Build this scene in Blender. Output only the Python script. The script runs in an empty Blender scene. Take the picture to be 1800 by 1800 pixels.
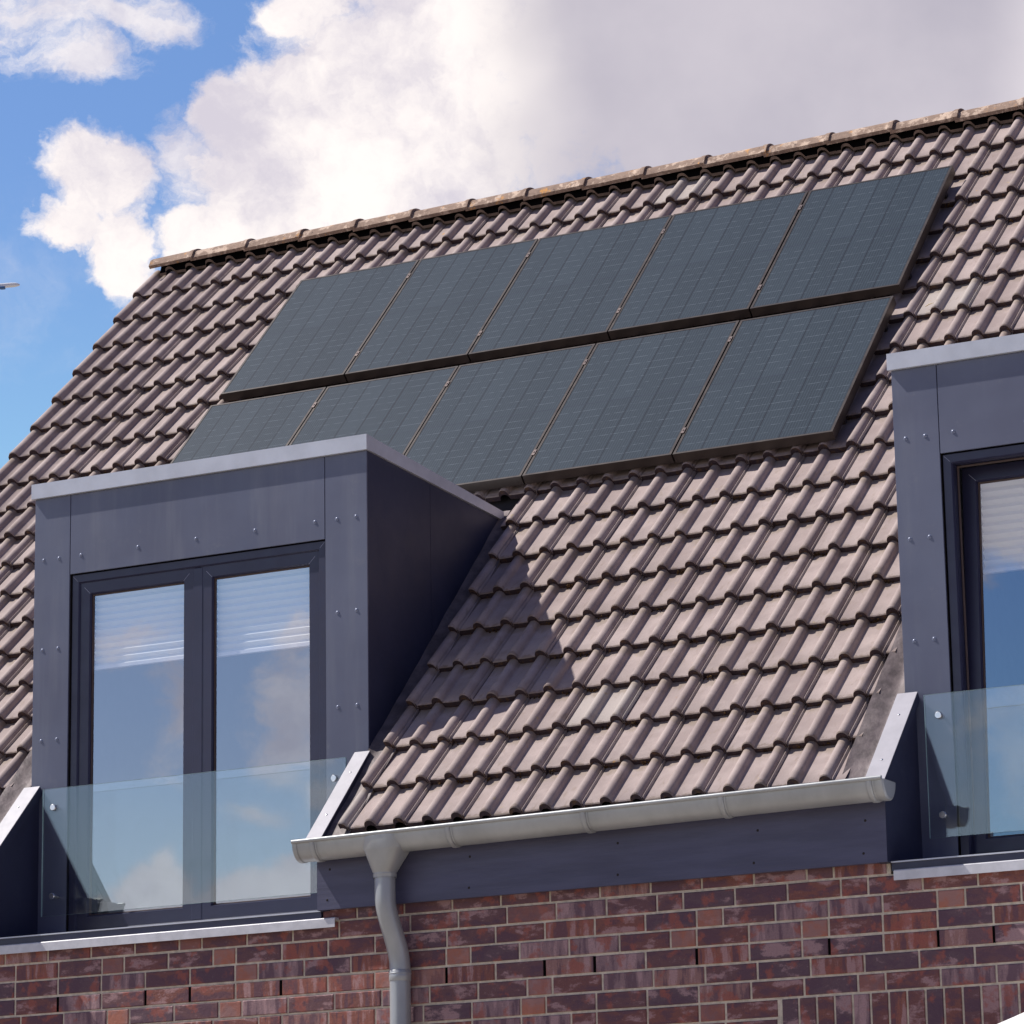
import bpy, math, random
from math import sin, cos, radians, pi, sqrt
from mathutils import Vector, Matrix, noise

# ------------------------------------------------------------------ camera
CR = Vector((0.88584155, 0.46368983, -0.01662813))
CU = Vector((0.12318768, -0.20048649, 0.97192076))
CW = Vector((-0.44733605, 0.86301617, 0.23472013))
CP = Vector((8.12820966, -14.1934906, -2.50764438))
FPX = 6341.025
PITCH = 0.7990020684
G = 0.31163115582          # tile gauge along the slope
SC = bpy.context.scene
cam = bpy.data.cameras.new("camera")
cam.sensor_width = 36.0
cam.lens = FPX / 1800.0 * 36.0
cam.clip_start = 0.5
cam.clip_end = 20000.0
co = bpy.data.objects.new("camera", cam)
m = Matrix((CR, CU, -CW)).transposed().to_4x4()
m.translation = CP
co.matrix_world = m
SC.collection.objects.link(co)
SC.camera = co

# ------------------------------------------------------------------ light
SUN = Vector((0.600, 0.143, -0.790)).normalized()      # the way the light travels
sun = bpy.data.lights.new("sun", 'SUN')
sun.energy = 5.0
sun.angle = radians(0.5)
sun.color = (1.0, 0.955, 0.89)
so = bpy.data.objects.new("sun", sun)
so.rotation_mode = 'QUATERNION'
so.rotation_quaternion = SUN.to_track_quat('-Z', 'Y')
so.location = (0, 0, 20)
SC.collection.objects.link(so)
SC.view_settings.view_transform = 'Standard'
SC.view_settings.look = 'None'
SC.view_settings.exposure = 0.15
SC.view_settings.gamma = 1.0
SC.cycles.max_bounces = 8
SC.cycles.transparent_max_bounces = 12


class NT:
    """small helper for writing node trees"""
    def __init__(s, tree):
        s.t = tree
        s.n = tree.nodes
        s.l = tree.links

    def add(s, typ, ins=None, **kw):
        nd = s.n.new(typ)
        for k, v in kw.items():
            setattr(nd, k, v)
        for k, v in (ins or {}).items():
            s.put(nd.inputs[k], v)
        return nd

    def put(s, sock, v):
        if isinstance(v, bpy.types.NodeSocket):
            s.l.new(v, sock)
        elif isinstance(v, bpy.types.Node):
            s.l.new(v.outputs[0], sock)
        else:
            if sock.type == 'RGBA' and not hasattr(v, '__len__'):
                v = (v, v, v, 1)
            if sock.type == 'RGBA' and len(v) == 3:
                v = (*v, 1)
            sock.default_value = v

    def math(s, op, a, b=0.0, c=0.0, clamp=False):
        nd = s.n.new('ShaderNodeMath')
        nd.operation = op
        nd.use_clamp = clamp
        s.put(nd.inputs[0], a)
        s.put(nd.inputs[1], b)
        s.put(nd.inputs[2], c)
        return nd.outputs[0]

    def vec(s, op, a, b=None, out=0):
        nd = s.n.new('ShaderNodeVectorMath')
        nd.operation = op
        s.put(nd.inputs[0], a)
        if b is not None:
            s.put(nd.inputs[1], b)
        return nd.outputs[out]

    def noise(s, vec, scale, detail=4.0, rough=0.5, out=0, dim='3D'):
        nd = s.n.new('ShaderNodeTexNoise')
        nd.noise_dimensions = dim
        s.put(nd.inputs['Vector'], vec)
        nd.inputs['Scale'].default_value = scale
        nd.inputs['Detail'].default_value = detail
        nd.inputs['Roughness'].default_value = rough
        return nd.outputs[out]

    def ramp(s, fac, stops, interp='LINEAR'):
        nd = s.n.new('ShaderNodeValToRGB')
        s.put(nd.inputs[0], fac)
        r = nd.color_ramp
        r.interpolation = interp
        while len(r.elements) < len(stops):
            r.elements.new(0.5)
        for e, (p, c) in zip(r.elements, stops):
            e.position = p
            e.color = (*c, 1) if hasattr(c, '__len__') else (c, c, c, 1)
        return nd.outputs[0]

    def mix(s, fac, a, b, mode='MIX'):
        nd = s.n.new('ShaderNodeMix')
        nd.data_type = 'RGBA'
        nd.blend_type = mode
        s.put(nd.inputs[0], fac)
        s.put(nd.inputs[6], a)
        s.put(nd.inputs[7], b)
        return nd.outputs[2]

    def step(s, v, lo, hi):
        nd = s.n.new('ShaderNodeMapRange')
        nd.interpolation_type = 'SMOOTHSTEP'
        s.put(nd.inputs[0], v)
        s.put(nd.inputs[1], lo)
        s.put(nd.inputs[2], hi)
        return nd.outputs[0]


# ------------------------------------------------------------------ sky: Nishita air with clouds at fixed bearings
world = bpy.data.worlds.new("World")
SC.world = world
world.use_nodes = True
W = NT(world.node_tree)
W.n.clear()
sky = W.add('ShaderNodeTexSky', sky_type='NISHITA')
sky.sun_disc = False
sky.sun_elevation = math.asin(-SUN.z)
sky.sun_rotation = math.atan2(-SUN.x, -SUN.y) % (2 * pi)
sky.air_density = 1.0
sky.dust_density = 0.35
sky.ozone_density = 2.2
geo = W.add('ShaderNodeTexCoord')
dirv = geo.outputs['Generated']
# the cloud field lies round the horizon and is the same to the north and to the south
sep = W.add('ShaderNodeSeparateXYZ', {0: dirv})
comb = W.add('ShaderNodeCombineXYZ', {0: sep.outputs[0], 1: W.math('ABSOLUTE', sep.outputs[1]), 2: sep.outputs[2]})
dv = comb.outputs[0]
dw = W.math('MAXIMUM', W.vec('DOT_PRODUCT', dv, tuple(CW), 1), 0.05)
cu = W.math('DIVIDE', W.vec('DOT_PRODUCT', dv, tuple(CR), 1), dw)
cv = W.math('DIVIDE', W.vec('DOT_PRODUCT', dv, tuple(CU), 1), dw)
uv = W.add('ShaderNodeCombineXYZ', {0: cu, 1: cv}).outputs[0]
# billowing distortion of the outlines
n1 = W.noise(uv, 16.0, 6.0, 0.60, 1)
n2 = W.noise(uv, 60.0, 5.0, 0.62, 1)
w1 = W.vec('SUBTRACT', n1, (0.5, 0.5, 0.5))
w2 = W.vec('SUBTRACT', n2, (0.5, 0.5, 0.5))
sc1 = W.n.new('ShaderNodeVectorMath'); sc1.operation = 'SCALE'; W.put(sc1.inputs[0], w1); sc1.inputs['Scale'].default_value = 0.026
sc2 = W.n.new('ShaderNodeVectorMath'); sc2.operation = 'SCALE'; W.put(sc2.inputs[0], w2); sc2.inputs['Scale'].default_value = 0.014
uvw = W.vec('ADD', W.vec('ADD', uv, sc1.outputs[0]), sc2.outputs[0])


def ang(x, y):
    return ((x - 900) / FPX, (900 - y) / FPX, 0.0)


def field(blobs, src):
    acc = None
    for (x, y, a, b) in blobs:
        d = W.vec('SUBTRACT', src, ang(x, y))
        d = W.vec('MULTIPLY', d, (FPX / a, FPX / b, 0.0))
        f = W.math('SUBTRACT', 1.0, W.vec('LENGTH', d, None, 1))
        acc = f if acc is None else W.math('SMOOTH_MAX', acc, f, 0.08)
    return acc


dense = [(700, 230, 320, 300), (560, 270, 260, 190), (465, 340, 160, 200), (400, 215, 80, 115), (480, 145, 90, 75),
         (780, 0, 240, 260), (360, 420, 110, 55), (1250, 100, 560, 330), (1800, 60, 620, 330), (2600, -300, 900, 700),
         (1200, -420, 700, 480), (180, 318, 112, 100), (125, 398, 80, 55), (215, 450, 75, 95), (545, 5, 85, 50),
         (-700, -300, 600, 200), (-900, 420, 500, 200)]
low = [(265, 1590, 95, 80), (190, 1640, 120, 60), (345, 1640, 130, 60), (450, 1610, 100, 80), (520, 1560, 60, 85),
       (1300, 1680, 300, 110), (-300, 1500, 260, 120)]
veil = [(60, 25, 190, 75), (150, 95, 170, 70), (275, 45, 120, 60), (200, 20, 200, 50), (320, 300, 70, 130), (500, 1250, 115, 180), (300, 1250, 70, 150), (215, 1120, 90, 60), (520, 1100, 90, 60), (1800, 1180, 150, 380), (600, 1380, 120, 60), (440, 1420, 90, 40)]
nb = W.noise(uvw, 30.0, 9.0, 0.66)
rough = W.math('MULTIPLY', W.math('SUBTRACT', nb, 0.5), 1.25)
fd = W.math('ADD', field(dense + low, uvw), rough)
fl = W.math('ADD', field(veil, uvw), W.math('MULTIPLY', W.math('SUBTRACT', W.noise(W.vec('MULTIPLY', uvw, (1.0, 1.9, 1.0)), 22.0, 9.0, 0.68), 0.5), 2.6))
mask = W.math('POWER', W.step(fd, 0.0, 0.34), 0.8)
thin = W.math('MULTIPLY', W.step(fl, 0.10, 0.85), 0.85)
wisp = W.math('MULTIPLY', W.step(W.noise(uvw, 11.0, 8.0, 0.62), 0.50, 0.80), 0.40)
mask = W.math('MAXIMUM', W.math('MAXIMUM', mask, thin), wisp)
isnear = W.step(W.vec('DOT_PRODUCT', dv, tuple(CW), 1), 0.90, 0.965)
# elsewhere only a few scattered clouds
farm = W.math('MULTIPLY', W.step(W.noise(dirv, 2.6, 6.0, 0.58), 0.58, 0.72), 0.22)
mask = W.mix(isnear, farm, mask)
# grey undersides towards the east, sunlit white to the west
gx = W.step(W.math('ADD', cu, W.math('MULTIPLY', W.math('SUBTRACT', W.noise(uv, 9.0, 4.0, 0.5), 0.5), 0.09)), -0.022, 0.028)
soft = W.math('ADD', W.math('MULTIPLY', W.noise(uvw, 13.0, 7.0, 0.58), 0.72), W.math('MULTIPLY', nb, 0.28))
white = W.mix(W.step(soft, 0.38, 0.56), (0.64, 0.60, 0.68), (1.0, 0.93, 0.90))
grey = W.mix(W.step(W.noise(uv, 8.0, 6.0, 0.52), 0.36, 0.66), (0.46, 0.435, 0.51), (0.60, 0.56, 0.62))
grey = W.mix(W.step(cu, 0.128, 0.160), grey, (0.78, 0.73, 0.77))
cloudc = W.mix(W.math('MULTIPLY', gx, isnear), white, grey)
lowv = W.step(cv, 0.02, -0.04)
cloudc = W.mix(lowv, cloudc, W.mix(W.step(soft, 0.38, 0.56), (0.74, 0.71, 0.84), (1.06, 1.02, 1.10)))
# clear air: pale towards the horizon haze, deeper blue overhead
haz = W.step(sep.outputs[2], 0.34, 0.16)
tint = W.mix(haz, (0.78, 0.90, 1.10), (1.10, 1.33, 1.15))
tint = W.mix(lowv, tint, W.mix(W.step(cv, -0.055, -0.105), (1.18, 1.06, 1.12), (1.42, 1.20, 1.14)))
tint = W.mix(isnear, (0.40, 0.37, 0.55), tint)  # sky outside the near cone is dimmed to weaken fill light and deepen shadows
clear = W.mix(1.0, sky.outputs[0], tint, 'MULTIPLY')
b1 = W.add('ShaderNodeBackground', {0: clear, 1: 0.12})
b2 = W.add('ShaderNodeBackground', {0: cloudc, 1: 0.98})
mx = W.add('ShaderNodeMixShader', {0: mask, 1: b1.outputs[0], 2: b2.outputs[0]})
W.add('ShaderNodeOutputWorld', {0: mx.outputs[0]})

random.seed(7)


# ------------------------------------------------------------------ materials
def material(name):
    mt = bpy.data.materials.new(name)
    mt.use_nodes = True
    T = NT(mt.node_tree)
    T.n.clear()
    out = T.add('ShaderNodeOutputMaterial')
    return mt, T, out


def bsdf(T, out, **k):
    b = T.add('ShaderNodeBsdfPrincipled')
    for kk, v in k.items():
        T.put(b.inputs[kk.replace('_', ' ')], v)
    T.l.new(b.outputs[0], out.inputs[0])
    return b


def bump(T, h, dist=0.002, strength=0.5):
    b = T.add('ShaderNodeBump', {'Height': h, 'Distance': dist, 'Strength': strength})
    return b.outputs[0]


def m_tile():
    mt, T, out = material('concrete_tile')
    P = T.add('ShaderNodeTexCoord').outputs['Object']
    rnd = T.add('ShaderNodeNewGeometry').outputs['Random Per Island']
    fine = T.noise(P, 260.0, 5.0, 0.7)
    big = T.noise(P, 5.0, 5.0, 0.6)
    c = T.mix(T.step(big, 0.35, 0.65), (0.335, 0.262, 0.246), (0.440, 0.352, 0.328))
    wnt = T.add('ShaderNodeTexWhiteNoise', {'W': T.math('MULTIPLY', rnd, 531.0)}, noise_dimensions='1D')
    c = T.mix(T.math('MULTIPLY', T.math('POWER', wnt.outputs[0], 1.6), 0.42), c, (0.245, 0.180, 0.168))
    c = T.mix(T.math('GREATER_THAN', wnt.outputs[0], 0.965), c, (0.42, 0.36, 0.33))
    c = T.mix(T.math('MULTIPLY', T.step(fine, 0.45, 0.75), 0.22), c, (0.22, 0.17, 0.165))
    # brownish dirt running down from the laps, moss and lichen
    sp = T.add('ShaderNodeSeparateXYZ', {0: P})
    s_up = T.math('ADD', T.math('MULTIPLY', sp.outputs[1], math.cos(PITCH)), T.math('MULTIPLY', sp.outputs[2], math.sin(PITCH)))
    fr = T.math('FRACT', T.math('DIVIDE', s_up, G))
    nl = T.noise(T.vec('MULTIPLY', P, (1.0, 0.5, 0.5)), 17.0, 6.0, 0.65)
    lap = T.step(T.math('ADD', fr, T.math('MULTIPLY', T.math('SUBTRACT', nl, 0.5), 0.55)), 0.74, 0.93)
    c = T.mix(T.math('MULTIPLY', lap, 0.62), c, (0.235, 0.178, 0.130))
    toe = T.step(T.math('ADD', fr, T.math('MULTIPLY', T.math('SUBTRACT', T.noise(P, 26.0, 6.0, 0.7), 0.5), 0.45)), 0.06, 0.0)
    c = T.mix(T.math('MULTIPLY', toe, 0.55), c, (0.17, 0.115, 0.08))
    dirt = T.step(T.noise(T.vec('MULTIPLY', P, (1.0, 0.35, 0.35)), 32.0, 6.0, 0.65), 0.54, 0.72)
    c = T.mix(T.math('MULTIPLY', dirt, 0.45), c, (0.23, 0.165, 0.12))
    lich = T.step(T.noise(P, 19.0, 5.0, 0.6), 0.665, 0.74)
    c = T.mix(T.math('MULTIPLY', lich, 0.75), c, (0.42, 0.31, 0.17))
    org = T.step(T.noise(T.vec('ADD', P, (7.0, 3.0, 1.0)), 12.0, 5.0, 0.6), 0.70, 0.75)
    c = T.mix(T.math('MULTIPLY', org, 0.8), c, (0.50, 0.26, 0.07))
    bsdf(T, out, Base_Color=c, Roughness=T.ramp(fine, [(0.2, 0.62), (0.8, 0.82)]), Specular_IOR_Level=0.35,
         Normal=bump(T, T.noise(P, 420.0, 4.0, 0.7), 0.0012, 0.5))
    return mt


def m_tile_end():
    mt, T, out = material('shaded_tile_end')
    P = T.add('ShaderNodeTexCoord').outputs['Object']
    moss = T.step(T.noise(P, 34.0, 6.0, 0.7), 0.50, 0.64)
    c = T.mix(moss, (0.060, 0.042, 0.048), (0.115, 0.068, 0.045))  # dark base paints the lap shade into the end faces, moss patches over it
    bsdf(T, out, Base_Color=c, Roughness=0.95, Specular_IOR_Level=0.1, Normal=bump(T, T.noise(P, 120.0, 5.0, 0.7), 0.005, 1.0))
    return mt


def m_ridge():
    mt, T, out = material('ridge_concrete')
    P = T.add('ShaderNodeTexCoord').outputs['Object']
    c = T.mix(T.noise(P, 40.0, 5.0, 0.65), (0.14, 0.095, 0.075), (0.38, 0.27, 0.21))
    l1 = T.step(T.noise(P, 13.0, 7.0, 0.7), 0.50, 0.60)
    c = T.mix(T.math('MULTIPLY', l1, 0.85), c, (0.56, 0.43, 0.34))
    l2 = T.step(T.noise(T.vec('ADD', P, (5.0, 1.0, 2.0)), 12.0, 6.0, 0.68), 0.60, 0.68)
    c = T.mix(T.math('MULTIPLY', l2, 0.85), c, (0.55, 0.27, 0.08))
    l3 = T.step(T.noise(T.vec('ADD', P, (1.0, 9.0, 2.0)), 26.0, 6.0, 0.7), 0.60, 0.68)
    c = T.mix(l3, c, (0.07, 0.05, 0.05))
    bsdf(T, out, Base_Color=c, Roughness=0.9, Specular_IOR_Level=0.2, Normal=bump(T, T.noise(P, 160.0, 5.0, 0.7), 0.004, 0.8))
    return mt


def m_brick():
    mt, T, out = material('clinker_brick')
    P = T.add('ShaderNodeTexCoord').outputs['Object']
    rnd = T.add('ShaderNodeNewGeometry').outputs['Random Per Island']
    wn = T.add('ShaderNodeTexWhiteNoise', {'W': T.math('MULTIPLY', rnd, 917.0)}, noise_dimensions='1D')
    off = T.n.new('ShaderNodeVectorMath'); off.operation = 'SCALE'
    T.put(off.inputs[0], wn.outputs[1]); off.inputs['Scale'].default_value = 60.0
    Q = T.vec('ADD', P, off.outputs[0])
    base = T.ramp(wn.outputs[0], [(0.0, (0.165, 0.080, 0.086)), (0.22, (0.200, 0.082, 0.076)), (0.42, (0.140, 0.082, 0.100)),
                                  (0.60, (0.235, 0.090, 0.072)), (0.72, (0.290, 0.180, 0.190)), (0.86, (0.30, 0.110, 0.08)),
                                  (0.95, (0.33, 0.175, 0.155))], 'CONSTANT')
    # fired-in dark and pale flames, some bricks banded upright and some streaked lengthwise
    s2 = T.add('ShaderNodeSeparateXYZ', {0: wn.outputs[1]})
    band = T.noise(T.vec('MULTIPLY', Q, (22.0, 4.0, 3.5)), 1.0, 5.0, 0.55)
    flame = T.noise(T.vec('MULTIPLY', Q, (6.5, 4.0, 14.0)), 1.0, 6.0, 0.6)
    pat = T.mix(T.math('GREATER_THAN', s2.outputs[0], 0.68), flame, band)
    hdr = T.math('GREATER_THAN', T.add('ShaderNodeSeparateColor', {0: wn.outputs[1]}).outputs[2], 0.0)
    grain = T.noise(Q, 150.0, 6.0, 0.75)
    pg = T.math('ADD', pat, T.math('MULTIPLY', T.math('SUBTRACT', grain, 0.5), 0.10))
    c = T.mix(T.math('MULTIPLY', T.step(pg, 0.49, 0.58), 0.72), base, (0.115, 0.060, 0.088))
    c = T.mix(T.math('MULTIPLY', T.step(pg, 0.47, 0.38), 0.66), c, (0.50, 0.31, 0.31))
    red = T.step(T.noise(T.vec('MULTIPLY', T.vec('ADD', Q, (3.0, 3.0, 3.0)), (13.0, 4.0, 12.0)), 1.0, 5.0, 0.6), 0.53, 0.64)
    c = T.mix(T.math('MULTIPLY', red, 0.75), c, (0.36, 0.105, 0.075))
    c = T.mix(T.math('MULTIPLY', T.step(grain, 0.45, 0.75), 0.40), c, (0.10, 0.055, 0.06))
    c = T.mix(T.math('MULTIPLY', T.step(T.noise(Q, 95.0, 5.0, 0.7), 0.60, 0.75), 0.35), c, (0.48, 0.36, 0.33))
    at = T.add('ShaderNodeAttribute', attribute_name='pale')
    pale = T.mix(T.step(T.noise(Q, 14.0, 4.0, 0.6), 0.4, 0.6), (0.40, 0.205, 0.175), (0.46, 0.175, 0.115))
    c = T.mix(T.math('MULTIPLY', at.outputs['Fac'], 0.88), c, pale)
    bsdf(T, out, Base_Color=c, Roughness=0.72, Specular_IOR_Level=0.35,
         Normal=bump(T, T.math('ADD', T.noise(Q, 55.0, 5.0, 0.65), T.math('MULTIPLY', T.noise(Q, 320.0, 3.0, 0.6), 0.4)), 0.003, 0.8))
    return mt


def m_plain(name, col, rough=0.5, metal=0.0, spec=0.5, var=0.12, nscale=6.0, bumpd=0.0, bscale=60.0, coat=0.0, stretch=(1, 1, 1)):
    mt, T, out = material(name)
    P = T.vec('MULTIPLY', T.add('ShaderNodeTexCoord').outputs['Object'], stretch)
    n = T.noise(P, nscale, 6.0, 0.62)
    d = tuple(v * (1 - var) for v in col)
    l = tuple(min(1, v * (1 + var)) for v in col)
    c = T.mix(T.step(n, 0.3, 0.7), d, l)
    k = dict(Base_Color=c, Metallic=metal, Specular_IOR_Level=spec,
             Roughness=T.ramp(T.noise(P, nscale * 3, 5.0, 0.6), [(0.25, max(0.03, rough - 0.07)), (0.75, rough + 0.07)]))
    if coat:
        k['Coat_Weight'] = coat
        k['Coat_Roughness'] = 0.25
    if bumpd:
        k['Normal'] = bump(T, T.noise(P, bscale, 5.0, 0.6), bumpd, 0.6)
    bsdf(T, out, **k)
    return mt


def m_window():
    mt, T, out = material('window_glass')
    gl = T.add('ShaderNodeBsdfGlossy', {'Color': (0.88, 0.93, 1.0, 1), 'Roughness': 0.0})
    P = T.add('ShaderNodeTexCoord').outputs['Object']
    T.put(gl.inputs['Normal'], bump(T, T.noise(P, 1.6, 1.0, 0.5), 0.004, 0.3))
    tr = T.add('ShaderNodeBsdfTransparent', {'Color': (0.99, 0.995, 0.99, 1)})
    mx = T.add('ShaderNodeMixShader', {0: 0.36, 1: tr.outputs[0], 2: gl.outputs[0]})
    T.l.new(mx.outputs[0], out.inputs[0])
    return mt


def m_balustrade():
    mt, T, out = material('balustrade_glass')
    gl = T.add('ShaderNodeBsdfGlossy', {'Color': (0.90, 1.0, 0.98, 1), 'Roughness': 0.0})
    tr = T.add('ShaderNodeBsdfTransparent', {'Color': (0.980, 0.990, 0.990, 1)})
    mx = T.add('ShaderNodeMixShader', {0: 0.09, 1: tr.outputs[0], 2: gl.outputs[0]})
    T.l.new(mx.outputs[0], out.inputs[0])
    return mt


def m_cells():
    mt, T, out = material('solar_cells')
    uvn = T.add('ShaderNodeUVMap').outputs[0]
    s = T.add('ShaderNodeSeparateXYZ', {0: uvn})
    u, v = s.outputs[0], s.outputs[1]          # metres within the panel

    def line(val, period, width, off=0.0):
        f = T.math('FRACT', T.math('DIVIDE', T.math('ADD', val, off), period))
        f = T.math('ABSOLUTE', T.math('SUBTRACT', f, 0.5))
        return T.math('GREATER_THAN', f, 0.5 - width / period / 2)
    cu_ = T.add('ShaderNodeCombineXYZ', {0: T.math('FLOOR', T.math('MULTIPLY', u, 7.31)), 1: T.math('FLOOR', T.math('MULTIPLY', v, 1.6))})
    P = T.add('ShaderNodeTexCoord').outputs['Object']
    wn = T.add('ShaderNodeTexWhiteNoise', {'Vector': cu_.outputs[0]}, noise_dimensions='3D')
    strk = T.noise(T.vec('MULTIPLY', uvn, (90.0, 6.0, 1.0)), 1.0, 4.0, 0.6)
    c = T.mix(T.math('ADD', T.math('MULTIPLY', wn.outputs[0], 0.45), T.math('MULTIPLY', strk, 0.55)), (0.007, 0.014, 0.022), (0.028, 0.043, 0.058))
    c = T.mix(T.math('MULTIPLY', line(v, 0.0088, 0.0028), 0.5), c, (0.065, 0.09, 0.11))        # fingers
    c = T.mix(T.math('MULTIPLY', line(u, 0.0152, 0.0018), 0.75), c, (0.07, 0.098, 0.125))      # busbars
    dash = T.math('MULTIPLY', line(v, 0.0695, 0.0042), T.step(T.noise(T.vec('MULTIPLY', P, (1.0, 1.0, 1.0)), 22.0, 3.0, 0.6), 0.40, 0.60))
    c = T.mix(T.math('MULTIPLY', dash, 0.6), c, (0.13, 0.16, 0.19))
    c = T.mix(T.math('MULTIPLY', line(u, 0.1368, 0.0055), 0.95), c, (0.006, 0.010, 0.018))    # gaps between cell columns
    c = T.mix(T.math('MULTIPLY', line(v, 0.625, 0.007, 0.0), 0.8), c, (0.022, 0.03, 0.048))
    bsdf(T, out, Base_Color=c, Roughness=0.55, Specular_IOR_Level=0.10, Coat_Weight=0.34, Coat_Roughness=0.05)
    return mt


def m_blind():
    mt, T, out = material('blind_fabric')
    P = T.add('ShaderNodeTexCoord').outputs['Object']
    b = bsdf(T, out, Base_Color=(0.90, 0.91, 0.90), Roughness=0.9)
    tl = T.add('ShaderNodeBsdfTranslucent', {'Color': (0.8, 0.82, 0.8, 1)})
    mx = T.add('ShaderNodeMixShader', {0: 0.12, 1: b.outputs[0], 2: tl.outputs[0]})
    T.l.new(mx.outputs[0], out.inputs[0])
    return mt


def m_clad():
    """powder-coated facade board: faint orange peel, uneven sheen"""
    mt, T, out = material('anthracite_cladding')
    P = T.add('ShaderNodeTexCoord').outputs['Object']
    n = T.noise(P, 1.7, 4.0, 0.55)
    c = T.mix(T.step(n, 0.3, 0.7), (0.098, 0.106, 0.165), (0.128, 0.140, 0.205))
    st = T.noise(T.vec('MULTIPLY', P, (9.0, 9.0, 0.8)), 1.0, 5.0, 0.6)
    c = T.mix(T.math('MULTIPLY', T.step(st, 0.48, 0.8), 0.50), c, (0.20, 0.21, 0.25))
    spot = T.step(T.noise(P, 7.0, 7.0, 0.7), 0.58, 0.72)
    c = T.mix(T.math('MULTIPLY', spot, 0.25), c, (0.22, 0.22, 0.24))
    bsdf(T, out, Base_Color=c, Specular_IOR_Level=0.6,
         Roughness=T.ramp(T.noise(P, 3.0, 5.0, 0.6), [(0.3, 0.33), (0.7, 0.46)]),
         Normal=bump(T, T.math('ADD', T.noise(P, 2.2, 2.0, 0.5), T.math('MULTIPLY', T.noise(P, 380.0, 2.0, 0.5), 0.004)), 0.018, 0.35))
    return mt


M = {
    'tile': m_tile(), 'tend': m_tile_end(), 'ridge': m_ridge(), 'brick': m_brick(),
    'mortar': m_plain('mortar', (0.66, 0.57, 0.45), 0.95, 0, 0.1, 0.18, 30.0, 0.003, 150.0),
    'clad': m_clad(),
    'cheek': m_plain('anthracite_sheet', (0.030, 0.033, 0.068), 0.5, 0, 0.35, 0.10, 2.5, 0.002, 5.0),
    'zinc': m_plain('weathered_zinc', (0.41, 0.425, 0.43), 0.38, 0.3, 0.5, 0.13, 4.0, 0.0015, 9.0, stretch=(1, 1, 0.4)),
    'cap': m_plain('roof_edge_aluminium', (0.56, 0.58, 0.64), 0.42, 0.15, 0.5, 0.08, 6.0, 0.001, 8.0),
    'coping': m_plain('coping_aluminium', (0.40, 0.385, 0.425), 0.5, 0.0, 0.5, 0.07, 9.0),
    'sill': m_plain('sill_aluminium', (0.62, 0.61, 0.64), 0.4, 0.1, 0.5, 0.10, 14.0),
    'frame': m_plain('window_plastic', (0.030, 0.030, 0.066), 0.36, 0, 0.5, 0.08, 5.0),
    'weld': m_plain('frame_corner_weld', (0.35, 0.35, 0.45), 0.4),
    'seal': m_plain('window_rubber', (0.09, 0.06, 0.055), 0.7),
    'fascia': m_plain('painted_board', (0.078, 0.078, 0.135), 0.5, 0, 0.45, 0.14, 4.0, 0.002, 20.0, stretch=(0.5, 1, 4)),
    'lead': m_plain('lead_flashing', (0.15, 0.12, 0.12), 0.62, 0.1, 0.4, 0.30, 13.0, 0.012, 14.0),
    'dark': m_plain('roof_underlay', (0.025, 0.02, 0.02), 0.95),
    'moss': m_plain('moss', (0.085, 0.048, 0.022), 1.0, 0, 0.1, 0.6, 9.0),
    'void': m_plain('open_joint', (0.006, 0.005, 0.005), 1.0, 0, 0.0),
    'rroll': m_plain('ridge_roll_foil', (0.16, 0.11, 0.08), 0.8, 0, 0.3, 0.3, 20.0),
    'steel': m_plain('brushed_steel', (0.78, 0.77, 0.76), 0.25, 0.9),
    'pframe': m_plain('panel_frame_metal', (0.045, 0.034, 0.029), 0.42, 0.35, 0.5, 0.12),
    'clamp': m_plain('clamp_metal', (0.20, 0.155, 0.14), 0.4, 0.5),
    'win': m_window(), 'bal': m_balustrade(), 'cells': m_cells(), 'blind': m_blind(),
    'edge': m_plain('glass_edge_green', (0.42, 0.60, 0.56), 0.15),
    'room': m_plain('room_wall', (0.13, 0.14, 0.17), 0.9),
    'awning': m_plain('white_awning_cloth', (0.84, 0.83, 0.82), 0.9, 0, 0.1, 0.02),
    'white': m_plain('white_paint', (0.82, 0.82, 0.84), 0.35),
    'blue': m_plain('blue_paint', (0.05, 0.14, 0.32), 0.35),
    'wing': m_plain('grey_wing_paint', (0.22, 0.23, 0.28), 0.4),
    'ground': m_plain('pale_paving', (0.32, 0.285, 0.24), 0.9, 0, 0.2, 0.2, 0.4, 0.004, 30.0),
    'rivet': m_plain('rivet_head', (0.20, 0.22, 0.30), 0.35, 0.3),
    'stalk': m_plain('dry_stalk', (0.62, 0.5, 0.33), 0.8),
}

# ------------------------------------------------------------------ mesh helpers
PC, PS = cos(PITCH), sin(PITCH)


def RP(x, s, h=0.0):
    """roof slope coordinates: along the eaves, up the slope, out of the slope"""
    return Vector((x, s * PC - h * PS, s * PS + h * PC))


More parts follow.
